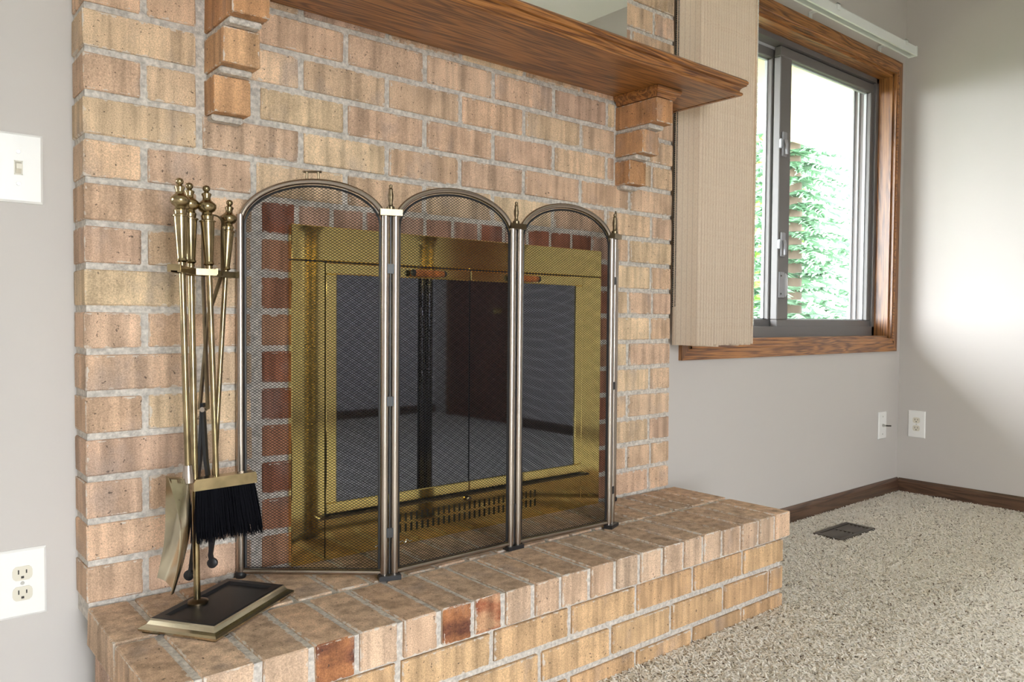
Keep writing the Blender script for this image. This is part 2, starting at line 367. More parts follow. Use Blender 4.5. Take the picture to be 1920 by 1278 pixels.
# ------------------------------------------------------------------ brick fireplace
fp = thing('brick_fireplace', 'tan brick fireplace wall with stepped corbels under the mantel', 'fireplace', (0.866, 0.05, 0))
core = obj('chimney_breast', MB().box(.004, WB-.004, .0045, .098, -.03, CE), 'mortar', fp)
CACHE = {}
def brick(parent, x0, x1, y0, y1, z0, z1, col, face_mat=None, rot=0.3, ch=.0022):
    key = (round(x1-x0, 4), round(y1-y0, 4), round(z1-z0, 4), face_mat, random.randrange(2))
    if key not in CACHE:
        m = MB(); a, b, c = [(q)/2 for q in key[:3]]
        m.cbox(-a, a, -b, b, -c, c, ch)
        j = random.Random(len(CACHE)); m.v = [(p[0]+j.uniform(-.0011, .0011), p[1]+j.uniform(-.0006, .0006), p[2]+j.uniform(-.0011, .0011)) for p in m.v]
        me = bpy.data.meshes.new('brick'); me.from_pydata(m.v, [], m.f); me.materials.append(M['brick_top' if key[1] > .15 else 'brick'])
        if face_mat:
            me.materials.append(M[face_mat]); me.update()
            for p in me.polygons:
                if p.normal.y < -.5: p.material_index = 1
        me.update(); CACHE[key] = me
    o = bpy.data.objects.new('brick', CACHE[key]); COL.objects.link(o); o.parent = parent
    o.location = Vector(((x0+x1)/2, (y0+y1)/2+random.uniform(-.0010, .0008), (z0+z1)/2)) - LOC[parent.name]
    o.rotation_euler = [math.radians(random.uniform(-rot, rot)) for _ in range(3)]
    o.color = (*col, 1)
    return o
def lerp(a, b, t): return tuple(p+(q-p)*t for p, q in zip(a, b))
TAN, PINK, YEL, RED, DRK, BUF = (.62, .415, .28), (.56, .38, .285), (.72, .55, .355), (.32, .115, .065), (.22, .10, .065), (.56, .405, .29)
def wall_col(x, z):
    c = lerp(lerp(PINK, TAN, random.random()), lerp(TAN, YEL, random.random()), random.random())
    k = random.uniform(.88, 1.10); return tuple(min(1, q*k) for q in c)
MJ = .0068                                   # half a mortar joint
JA = [.107, .326, .544, .762, .98, 1.20, 1.42, 1.632]
JB = [.213, .434, .654, .871, 1.089, 1.31, 1.526]
upper = MB()
for k in range(33):
    z0, z1 = k*H+MJ, (k+1)*H-MJ
    if k == 32: z1 = CE-.002
    js = JA if k % 2 == 0 else JB
    if k in (7, 1): js = JB+[1.641]
    ed = [-.0]+js+[WB]
    segs = [(ed[i]+(MJ if i else 0), ed[i+1]-(MJ if i+1 < len(ed)-1 else 0)) for i in range(len(ed)-1)]
    holes = []
    if k <= 9: holes = [(.321, 1.456)]
    if 12 <= k <= 14: holes = [(.206, .341 if k == 12 else .308), (1.452, 1.549)]
    for h0, h1 in holes:
        ns = []
        for a, b in segs:
            if b <= h0 or a >= h1: ns.append((a, b)); continue
            if h0-a > .012: ns.append((a, h0))
            if b-h1 > .012: ns.append((h1, b))
        segs = ns
    if k <= 8:
        segs += [(.345, .42), (1.37, 1.442)]
    if k == 9:
        x = .345
        while x+.0737 < 1.445: segs.append((x, x+.0737)); x += .0851
    for a, b in segs:
        if k > 22: upper.cbox(a, b, 0, .09, z0, z1, .0035); continue
        c = wall_col((a+b)/2, z0); fm = None
        if k == 9 and .34 < a < 1.45: c = lerp(RED, PINK, random.choice((0, .15, .5, .75)) if a > .36 else 0)
        elif k <= 8 and .34 < a < 1.4: c = lerp(RED, (.46, .24, .14), random.choice((.15, .5, .8, 1)))
        brick(core, a, b, 0, .0975 if a == 0 else .09, z0, z1, c, fm)
stuff(obj('upper_brick_courses', upper, 'brick', core)).color = (*TAN, 1)
for cx in (.2244, 1.461):                    # stepped corbel bricks under the mantel
    for pj_, z0, z1 in ((.057, .969, 1.041), (.106, 1.054, 1.124), (.157, 1.137, 1.208)):
        brick(core, cx, cx+.0737, -pj_, .05, z0, z1, lerp((.52, .27, .13), (.60, .37, .21), random.random()), rot=.1)
        d = obj('mortar_dab', MB().cbox(cx+.004, cx+.069, -pj_+.028, .03, z0-.0125, z0+.002, .004), 'mortar', core)

rh = thing('raised_hearth', 'raised brick hearth with a rowlock top course standing on the carpet', 'hearth', (0.88, -.2, FL))
hc = obj('hearth_core', MB().box(.006, 1.751, -.424, .0, -.0755, -.0045).box(.020, 1.742, -.409, .0, FL+.002, -.070), 'mortar', rh)
FJ = [.07, .165, .257, .343, .431, .518, .598, .676, .756, .837, .925, 1.010, 1.094, 1.179, 1.261, 1.342, 1.426, 1.509, 1.596, 1.679]
def hcol():
    k = random.uniform(.88, 1.1); return tuple(q*k for q in lerp(BUF, TAN, random.random()*.8))
ed = [0]+FJ+[1.757]
for i in range(len(ed)-1):
    a, b = ed[i]+(.007 if i else 0), ed[i+1]-(.007 if i < len(ed)-2 else 0); xm = (a+b)/2
    fm = 'brick_dark' if (.257 < xm < .343 or .518 < xm < .598) else 'brick_red' if (.598 < xm < .676) else None
    brick(hc, a, b, -.431, -.2225, -.0715, 0, hcol(), fm, rot=.3)
BJ = [.078]+[.078+.0836*i for i in range(1, 20)]
ed = [0]+BJ+[1.757]
for i in range(len(ed)-1):
    a, b = ed[i]+(.006 if i else 0), ed[i+1]-(.006 if i < len(ed)-2 else 0)
    if b-a < .02: continue
    brick(hc, a, b, -.2085, -.004, -.0715, 0, hcol(), None, rot=.3)
rows = [(-.1465, -.0825, [.2155+.2213*i for i in range(7)]), (-.2270, -.1615, [.127+.2213*i for i in range(8)]), (FL, -.2425, [.2155+.2213*i for i in range(7)])]
for z0, z1, js in rows:
    ed = [.0135]+js+[1.7465]
    for i in range(len(ed)-1):
        a, b = ed[i]+(MJ if i else 0), ed[i+1]-(MJ if i < len(ed)-2 else 0)
        k_ = random.uniform(.88, 1.08); c = tuple(q*k_ for q in lerp((.55, .345, .19), (.60, .40, .225), random.random()))
        brick(hc, a, b, -.4165, -.33, z0, z1, c, rot=.25)
    for x0, x1 in ((.0135, .1), (1.66, 1.7465)):       # end faces
        yy = -.32
        while yy < -.02:
            brick(hc, x0, x1, yy, min(yy+.20, -.004), z0, z1, lerp(TAN, PINK, random.random()), rot=.2); yy += .2137

# ------------------------------------------------------------------ brass fireplace door set
ins = thing('fireplace_door_set', 'polished brass fireplace surround with smoked glass doors and slotted vent panel', 'fireplace doors', (.89, 0, 0))
YF = -.020
def frame_panel(mb, x0, x1, z0, z1, y0=YF, y1=-.0022, c=.0015): mb.cbox(x0, x1, y0, y1, z0, z1, c)
IX0, IX1, OX0, OX1 = .402, 1.380, .482, 1.302
m = MB(); frame_panel(m, IX0, IX1, .6845, .7615); obj('top_panel', m, 'brass', ins)
for a, b in ((IX0, OX0), (OX1, IX1)):
    m = MB(); frame_panel(m, a, b, .002, .6815); obj('side_panel', m, 'brass', ins)
obj('gap_shade_sheet', MB().box(IX0+.002, IX1-.002, -.012, -.0022, .004, .755), 'black', ins)  # black sheet put in behind the panels for the shade of the gaps
# vent panel with two rows of slots
lp = MB(); y0, y1 = YF, -.014
sx0, n_s, pit = .678, 28, .0163
sx1 = sx0+n_s*pit
lp.box(OX0+.0015, sx0, y0, y1, .002, .0985); lp.box(sx1, OX1-.0015, y0, y1, .002, .0985)
zs = [(.002, .032), (.052, .058), (.078, .0985)]
for a, b in zs: lp.box(sx0, sx1, y0, y1, a, b)
for i in range(n_s):
    for a, b in ((.032, .052), (.058, .078)): lp.box(sx0+i*pit+.0065, sx0+(i+1)*pit, y0, y1, a, b)
vp = obj('vent_panel', lp, 'brass', ins)
obj('knob', MB().lathe([(0, .004), (.004, .004), (.006, .0075), (.010, .0075), (.012, .005)], (.885, YF, .088), (0, -1, 0), 16), 'antique', vp, True)
sg = MB(); pts = [(.6127+.1034*t, YF-.001, .0085+.0030*math.sin(t*38)+.0015*math.sin(t*61)) for t in [i/60 for i in range(61)]]
sg.tube(pts, .0011, 6); em = obj('script_emblem', sg, 'screw', vp, True); em['label'] = 'small silver script emblem'
led = MB(); led.cbox(.462, 1.322, -.036, -.012, .0985, .1045, .002); obj('door_ledge', led, 'antique_dark', ins)
XC = .8905
for di, (a, b) in enumerate(((OX0+.002, XC-.001), (XC+.001, OX1-.002))):
    d = MB(); z0, z1 = .1065, .681; w = .0265
    ga, gb = (a+w, b-.0012) if di == 0 else (a+.0012, b-w)
    g0, g1 = .132, .6545
    d.cbox(a, b, YF-.002, -.010, g1, z1, .002); d.cbox(a, b, YF-.002, -.010, z0, g0, .002)
    d.cbox(*((a, ga) if di == 0 else (gb, b)), YF-.002, -.010, g0, g1, .0015)
    do = obj('glass_door', d, 'brass', ins)
    obj('glass_pane', MB().box(ga-(.002 if di == 0 else 0), gb+(0 if di == 0 else .002), -.0175, -.0125, g0-.002, g1+.002), 'smoked', do)
    hx = .752 if di == 0 else 1.068
    hd = MB(); hd.lathe([(-.046, .004), (-.045, .0075), (-.036, .0085), (0, .0092), (.036, .0085), (.045, .0075), (.046, .004)], (hx, YF-.016, .667), (1, 0, 0), 18)
    h = obj('handle', hd, 'handle_wood', do, True)
    obj('handle_mount', MB().box(hx-.012, hx+.012, YF-.016, YF-.001, .6635, .6705), 'antique_dark', h)
    for e in (-1, 1): obj('end_cap', MB().lathe([(0, .0082), (.006, .0080), (.009, .005)], (hx+e*.042, YF-.016, .667), (e, 0, 0), 16), 'black', h, True)

# ------------------------------------------------------------------ folding screen
J = [Vector((.2828, -.004, 0)), Vector((.5349, -.2157, 0)), Vector((.8829, -.2125, 0)), Vector((1.2152, -.2240, 0)), Vector((1.452, -.012, 0))]
scr = thing('fireplace_screen', 'four panel folding arched screen of black wire mesh in pewter tube frames', 'fireplace screen', (.87, -.2, 0))
def screen_panel(A, B, wing):
    d = (B-A).normalized(); L = (B-A).length; nrm = Vector((-d.y, d.x, 0))
    g = .0115; s0, s1 = g, L-g; zs, zt = .752, .842
    P = lambda s, z, o=0: A+d*s+Vector((0, 0, z))+nrm*o
    cx, hw = (s0+s1)/2, (s1-s0)/2
    fr = MB()
    for s in (s0, s1): fr.tube([P(s, .010), P(s, .772)], .0088, 14)
    fr.tube([P(s0, .014), P(s1, .014)], .006, 10)
    arch = [P(cx-hw*math.cos(t), zs+(zt-zs)*math.sin(t)) for t in [math.pi*i/40 for i in range(41)]]
    fr.tube(arch, .0062, 12)
    f = obj('panel_frame', fr, 'pewter', scr, True)
    tr = MB()                                   # black inner edging the mesh is clamped in
    inner = [P(s0+.011, .022), P(s1-.011, .022)]+[P(cx+(hw-.0105)*math.cos(t), zs-.002+(zt-zs-.008)*math.sin(t)) for t in [math.pi*i/40 for i in range(41)]]
    tr.tube(inner, .0026, 6, closed=True); obj('mesh_edging', tr, 'black', f, True)
    w = MB(); a0, a1 = s0+.010, s1-.010; slope = .64; sp = .0094; r = .0006
    def inside(s, z): return a0 <= s <= a1 and z >= .020 and (z <= zs or ((s-cx)/(hw-.009))**2+((z-zs)/(zt-zs-.007))**2 <= 1)
    for sg in (1, -1):
        c = -1.5
        while c < 1.9:
            ts = np.linspace(a0, a1, 90); zz = sg*slope*(ts-cx)+c*slope
            ok = [t for t, z in zip(ts, zz) if inside(t, z)]
            if len(ok) > 1:
                p, q = ok[0], ok[-1]
                w.tube([P(p, sg*slope*(p-cx)+c*slope, .0006*sg), P(q, sg*slope*(q-cx)+c*slope, .0006*sg)], r, 3, caps=False)
            c += sp
    stuff(obj('wire_mesh', w, 'wire', f))
    if wing:
        hb = MB(); zt2 = zt+.006
        for e in (-.012, .012): hb.tube([P(cx+e, zt2-.004), P(cx+e, zt2+.014)], .0028, 8)
        hb.tube([P(cx-.019, zt2+.014), P(cx+.019, zt2+.014)], .0026, 8); obj('lift_handle', hb, 'antique_dark', f, True)
for i in range(4): screen_panel(J[i], J[i+1], i in (0, 3))
FIN = [(0, .0085), (.006, .0085), (.008, .0055), (.014, .004), (.020, .0055), (.030, .0062), (.040, .0040), (.043, .0048), (.045, .0030), (.048, .0036), (.051, .0036), (.053, .001)]
for i in range(5):
    p = J[i]; 
    if i == 0: d = (J[1]-J[0]).normalized(); c = p+d*.0115; hl = .012
    elif i == 4: d = (J[3]-J[4]).normalized(); c = p+d*.0115; hl = .012
    else: d = ((J[i+1]-p).normalized()+(p-J[i-1]).normalized()).normalized(); c = p; hl = .0235
    n_ = Vector((-d.y, d.x, 0)); z = Vector((0, 0, 1))
    if 0 < i < 4:
        cp = MB().obox(c+z*.7775, (d, n_, z), (hl, .011, .0065)); cap = obj('hinge_cap', cp, 'antique_dark', scr)
        if i == 3:
            for e in (-.009, .009): obj('finial', MB().lathe(FIN, c+z*.784+d*e+n_*e*.4, (0, 0, 1), 14), 'antique_dark', cap, True)
        else: obj('finial', MB().lathe(FIN, c+z*.784, (0, 0, 1), 14), 'antique_dark', cap, True)
        obj('hinge_rod', MB().tube([c+z*.012, c+z*.771], .0022, 8), 'black', scr, True)
        for hz in (.10, .38, .66): obj('hinge_clip', MB().obox(c+z*hz, (d, n_, z), (.010, .004, .010)), 'black', scr)
        obj('foot', MB().obox(c+z*.005, (d, n_, z), (hl, .012, .005)), 'black', scr)
    else:
        obj('foot', MB().lathe([(0, .010), (.004, .012), (.010, .012), (.014, .009)], c, (0, 0, 1), 16), 'black', scr, True)

# ------------------------------------------------------------------ tool stand and its four tools
V = Vector
A_, B_, C_, D_ = V((.0424, -.1918, 0)), V((.1293, -.3211, 0)), V((.3327, -.1776, 0)), V((.2569, -.0452, 0))
bc = (A_+B_+C_+D_)/4; ul = ((C_-B_)+(D_-A_)).normalized(); us = V((ul.y, -ul.x, 0)); hl, hs = .123, .079
st = thing('fireplace_tool_stand', 'antique brass tool stand with a black rectangular tray base', 'tool stand', bc)
def ring(o, z): return [bc+ul*(sx*(hl-o))+us*(sy*(hs-o))+V((0, 0, z)) for sx, sy in ((-1, -1), (1, -1), (1, 1), (-1, 1))]
m = MB(); prof = [(.0, .004), (-.001, .008), (.003, .011), (.009, .014), (.013, .020), (.014, .0235), (.018, .025), (.030, .025), (.034, .0205)]
rings = [ring(o, z) for o, z in prof]; vs = [p for r in rings for p in r]; fs = []
for i in range(len(rings)-1):
    for k in range(4): fs.append((i*4+k, i*4+(k+1) % 4, (i+1)*4+(k+1) % 4, (i+1)*4+k))
k = (len(rings)-1)*4; fs.append((k, k+1, k+2, k+3)); fs.append((3, 2, 1, 0)); m.add(vs, fs); m.m = [0 if i < 20 else 1 for i in range(len(fs))]; m.m[-1] = 0
tb = obj('tray_base', m, ['tray_edge', 'black'], st)
for sx, sy in ((-1, -1), (1, -1), (1, 1), (-1, 1)):
    obj('foot', MB().obox(bc+ul*sx*(hl-.022)+us*sy*(hs-.022)+V((0, 0, .0025)), (ul, us, (0, 0, 1)), (.018, .018, .0025)), 'antique_dark', tb)
pb, pt = V((.154, -.160, .022)), V((.1525, -.1350, .650))
pax = (pt-pb).normalized()
obj('boss', MB().lathe([(-.002, .020), (.002, .020), (.004, .014), (.006, .007)], pb, (0, 0, 1), 24), 'antique_dark', tb, True)
obj('pole', MB().tube([pb, pt], .0062, 14), 'antique', st, True)
HP = [(0, .0068), (.005, .0064), (.008, .0098), (.011, .0090), (.013, .0084), (.087, .0128), (.0875, .0150), (.0895, .0152), (.091, .0112), (.093, .0108), (.099, .0118), (.101, .0100), (.105, .0090), (.109, .0145), (.114, .0170), (.120, .0170), (.125, .0120), (.129, .0078), (.134, .0070), (.139, .0092), (.141, .0088), (.143, .0050), (.145, .0042), (.147, .0062), (.151, .0072), (.155, .0055), (.157, .001)]
def handle(base_pt, axis, parent, sc=1.0, name='handle'):
    return obj(name, MB().lathe([(h*sc, r*sc) for h, r in HP], base_pt, axis, 48, (.0131*sc, .0868*sc, 16)), 'antique', parent, True, 50)
handle(pt, pax, st)
hk = {'shovel': V((.1232, -.1795, .6485)), 'brush': V((.1845, -.1395, .6475)), 'poker': V((.2360, -.0820, .6440)), 'tongs': V((.2080, -.0900, .6500))}
pz = pb+pax*((.640-pb.z)/pax.z)
for nm, ext in (('shovel', .044), ('brush', .012), ('poker', .026), ('tongs', .006)):
    e = hk[nm]; q = V((e.x, e.y, .640)); dr = V((q.x-pz.x, q.y-pz.y, 0)); Ld = dr.length; dr.normalize(); sd = V((-dr.y, dr.x, 0))
    m = MB(); tip = q+dr*ext
    for s_ in (-1, 1):                       # two prongs hold the rod between them
        m.obox((pz+tip)/2+sd*s_*.0085, (dr, sd, (0, 0, 1)), ((tip-pz).length/2, .003, .006))
    m.obox(tip+V((0, 0, .002)), (dr, sd, (0, 0, 1)), (.002, .011, .0055))
    obj('hook_arm', m, 'antique', st)
obj('hub', MB().lathe([(-.008, .009), (-.006, .013), (.004, .013), (.006, .009)], pz, (0, 0, 1), 18), 'antique', st, True)

# shovel
sh = thing('ash_shovel', 'brass ash shovel with fluted handle hanging from the tool stand', 'shovel', V((.11, -.185, .07)))
a, b = hk['shovel'], V((.1306, -.1866, .262)); ax = (a-b).normalized()
handle(a, ax, sh); obj('rod', MB().tube([b, a], .0058, 14), 'antique', sh, True)
obj('socket', MB().lathe([(-.012, .0105), (0, .0105), (.012, .0085), (.020, .0078)], b+ax*.004, ax, 18), 'pewter', sh, True)
pan = MB(); e0, e1 = V((.1013, -.1304, .0714)), V((.0941, -.2416, .0713)); wd = (e1-e0).normalized(); mid = (e0+e1)/2; top = V((.1300, -.1866, .262)); dn = (mid-top); nrm = wd.cross(dn).normalized()
if nrm.x > 0: nrm = -nrm
NS, NW = 14, 12; vs = []
for i in range(NS+1):
    t = i/NS; cpt = top+dn*t; hwid = .009+.047*math.sin(min(1, t/.42)*math.pi/2)**1.25 if t < .42 else .056-.003*(t-.42)
    for j in range(NW+1):
        s = j/NW*2-1; lip = .026*abs(s)**4*(1-.6*t)+.010*(1-t)*(abs(s)**2); bow = .012*math.sin(t*math.pi)
        vs.append(cpt+wd*s*hwid+nrm*(lip-bow))
N1 = NW+1; fs = [(i*N1+j, i*N1+j+1, (i+1)*N1+j+1, (i+1)*N1+j) for i in range(NS) for j in range(NW)]
off = len(vs); vs += [p-nrm*.0022 for p in vs]; fs += [tuple(q+off for q in f[::-1]) for f in fs[:]]
edge = [j for j in range(N1)]+[i*N1+NW for i in range(1, NS+1)]+[NS*N1+j for j in range(NW-1, -1, -1)]+[i*N1 for i in range(NS-1, 0, -1)]
fs += [(edge[i], edge[(i+1) % len(edge)], edge[(i+1) % len(edge)]+off, edge[i]+off) for i in range(len(edge))]
pan.add(vs, fs); obj('pan', pan, 'tray_edge', sh, True, 60)

# brush
br = thing('hearth_brush', 'hearth brush with brass head and black bristles hanging from the tool stand', 'brush', V((.2, -.152, .135)))
a, b = hk['brush'], V((.1934, -.1500, .250)); ax = (a-b).normalized()
handle(a, ax, br); obj('rod', MB().tube([b, a], .0055, 14), 'antique', br, True)
l0, r0 = V((.1480, -.1520, .2420)), V((.2659, -.1570, .2450)); hd = (r0-l0).normalized(); hn = V((-hd.y, hd.x, 0)).normalized(); hu = hd.cross(hn)
if hu.z < 0: hu = -hu
m = MB(); c = (l0+r0)/2; hh = (r0-l0).length/2
poly = []
for s_, z_ in ((-1, -.011), (1, -.011), (1.0, .004), (.96, .0105), (-.93, .0105), (-1, .004)): poly.append(c+hd*(s_*hh)+hu*z_-hn*.012)
m.prism(poly, hn, .024); obj('head', m, 'antique', br)
m = MB(); rr = random.Random(3)
for i in range(1500):
    s = rr.uniform(-1, 1); o = rr.uniform(-1, 1)
    p = c+hd*s*hh*.93+hn*o*.0095-hu*.010
    q = p+hd*(s*.010+rr.uniform(-.004, .004)+.004)+hn*(o*.012+rr.uniform(-.003, .003))-hu*(.097+rr.uniform(-.006, .006))
    mdl = (p+q)/2+hd*rr.uniform(-.002, .002); w = hd*.0008 if i % 2 else hn*.0008
    m.add([p-w, p+w, mdl+w, q+w*.5, q-w*.5, mdl-w], [(0, 1, 2, 5), (5, 2, 3, 4)])
stuff(obj('bristles', m, 'bristle', br))
m = MB(); m.prism([c-hd*hh*.92-hu*.010-hn*.008, c+hd*hh*.92-hu*.010-hn*.008, c+hd*hh*.99-hu*.088-hn*.012, c-hd*hh*.96-hu*.088-hn*.012], hn, .02); obj('bristle_core', m, 'bristle', br)

# poker
pk = thing('fireplace_poker', 'poker with fluted brass handle and black hooked spike behind the brush', 'poker', V((.2, -.085, .06)))
a, b = hk['poker'], V((.2080, -.0860, .190)); ax = (a-b).normalized()
handle(a, ax, pk, .93); obj('rod', MB().tube([b, a], .0050, 12), 'antique', pk, True)
m = MB(); tp = V((.2010, -.0870, .060)); m.tube([b+ax*.004, b, b+(tp-b)*.45, tp], [.0055, .0068, .0062, .0008], 12)
hkc = [b+(tp-b)*.25+V((.02*math.cos(t)-.0, -.004*t, -.022+.022*math.sin(t)))+V((.012*t, 0, 0)) for t in [math.pi*.9*i/10 for i in range(11)]]
m.tube(hkc, [.0055-.0004*i for i in range(11)], 10); obj('hooked_spike', m, 'black', pk, True)

# tongs
tg = thing('fireplace_tongs', 'fireplace tongs with brass bow top and black curved jaws on the tool stand', 'tongs', V((.18, -.1, .055)))
rdir = V((.768, -.640, 0)); bow = V((.2120, -.0820, .752)); q = hk['tongs']
def strip(pts, w, t, nm, mat):
    m = MB(); nv = V((.64, .768, 0)); n_ = len(pts); vs = []
    for i, p in enumerate(pts):
        tt = (pts[min(i+1, n_-1)]-pts[max(i-1, 0)]).normalized(); sd = nv.cross(tt).normalized()
        for s1, s2 in ((-1, -1), (1, -1), (1, 1), (-1, 1)): vs.append(p+sd*s1*t/2+nv*s2*w/2)
    fs = [(i*4+k, i*4+(k+1) % 4, (i+1)*4+(k+1) % 4, (i+1)*4+k) for i in range(n_-1) for k in range(4)]+[(3, 2, 1, 0), tuple((n_-1)*4+k for k in range(4))]
    return obj(nm, m.add(vs, fs), mat, tg, True, 50)
pts = [q-rdir*.019+V((0, 0, -.01)), q-rdir*.019+V((0, 0, .07))]+[bow+rdir*(-.019*math.cos(t))+V((0, 0, -.012+.016*math.sin(t))) for t in [math.pi*i/10 for i in range(11)]]+[q+rdir*.019+V((0, 0, .07)), q+rdir*.019+V((0, 0, -.01))]
strip(pts, .010, .003, 'bow', 'antique_dark')
pv = V((.1980, -.0840, .560)); md = V((.1880, -.0900, .375))
strip([q-rdir*.019+V((0, 0, -.008)), pv-rdir*.004, md+rdir*.010], .011, .004, 'arm', 'antique_dark')
strip([q+rdir*.019+V((0, 0, -.008)), pv+rdir*.004, md-rdir*.006], .011, .004, 'arm', 'antique_dark')
obj('rivet', MB().lathe([(-.008, .005), (.008, .005)], md+rdir*.002, (.64, .768, 0), 12), 'pewter', tg, True)
for s_, pad in ((-1, V((.1528, -.1180, .062))), (1, V((.2060, -.0900, .068)))):
    strip([md+V((0, 0, .012)), md+rdir*s_*.006-V((0, 0, .10)), md+rdir*s_*.020-V((0, 0, .20)), md+rdir*s_*.018-V((0, 0, .265)), pad+rdir*-s_*.004+V((0, 0, .016)), pad], .012, .006, 'jaw', 'black')
    obj('jaw_pad', MB().lathe([(-.005, .006), (-.003, .010), (.003, .010), (.005, .006)], pad, (.64, .768, .0), 16), 'black', tg, True)

# ------------------------------------------------------------------ mantel shelf
mt = thing('mantel_shelf', 'stained oak mantel shelf with moulded edge resting on brick corbels', 'mantel', (.866, -.13, 1.235))
MX0, MX1, MD = .0066, 1.7257, .265
obj('shelf_board', MB().box(MX0+.012, MX1-.012, -MD+.012, -.0025, 1.2365, 1.288), 'oak_x', mt)
def sweep(x0, x1, dep, prof, y_back=-.0025):
    m = MB(); vs = []
    for o, z in prof: vs += [(x0-o, y_back, z), (x0-o, -dep-o, z), (x1+o, -dep-o, z), (x1+o, y_back, z)]
    n = len(prof); fs = []
    for i in range(n):
        j = (i+1) % n
        for k in range(3): fs.append((i*4+k, i*4+k+1, j*4+k+1, j*4+k))
    fs.append([i*4 for i in range(n)]); fs.append([i*4+3 for i in range(n)][::-1])
    return m.add(vs, fs)
obj('edge_moulding', sweep(MX0, MX1, MD, [(-.014, 1.235), (-.001, 1.235), (.0025, 1.2385), (.0015, 1.244), (-.004, 1.2465), (-.005, 1.2495), (-.0025, 1.2555), (.003, 1.2605), (.0095, 1.263), (.0105, 1.267), (.0135, 1.270), (.0138, 1.276), (.009, 1.282), (-.004, 1.2895), (-.014, 1.2895)]), 'oak_x', mt)
for cx in (.2244, 1.461):
    obj('corbel_cap', sweep(cx, cx+.0737, .157, [(-.012, 1.2085), (.003, 1.2085), (.006, 1.213), (.0075, 1.2185), (.013, 1.2215), (.0175, 1.227), (.0185, 1.2355), (-.012, 1.2355)]), 'oak_x', mt)
mr = thing('wall_mirror', 'frameless mirror standing on the mantel against the brick', 'mirror', (.87, -.012, 1.291))
obj('mirror_glass', MB().cbox(.254, 1.4785, -.022, -.0165, 1.291, 2.25, .0008), 'mirror', mr)
obj('backing_edge', MB().box(.252, 1.4815, -.0165, -.0035, 1.290, 2.252), 'white', mr)

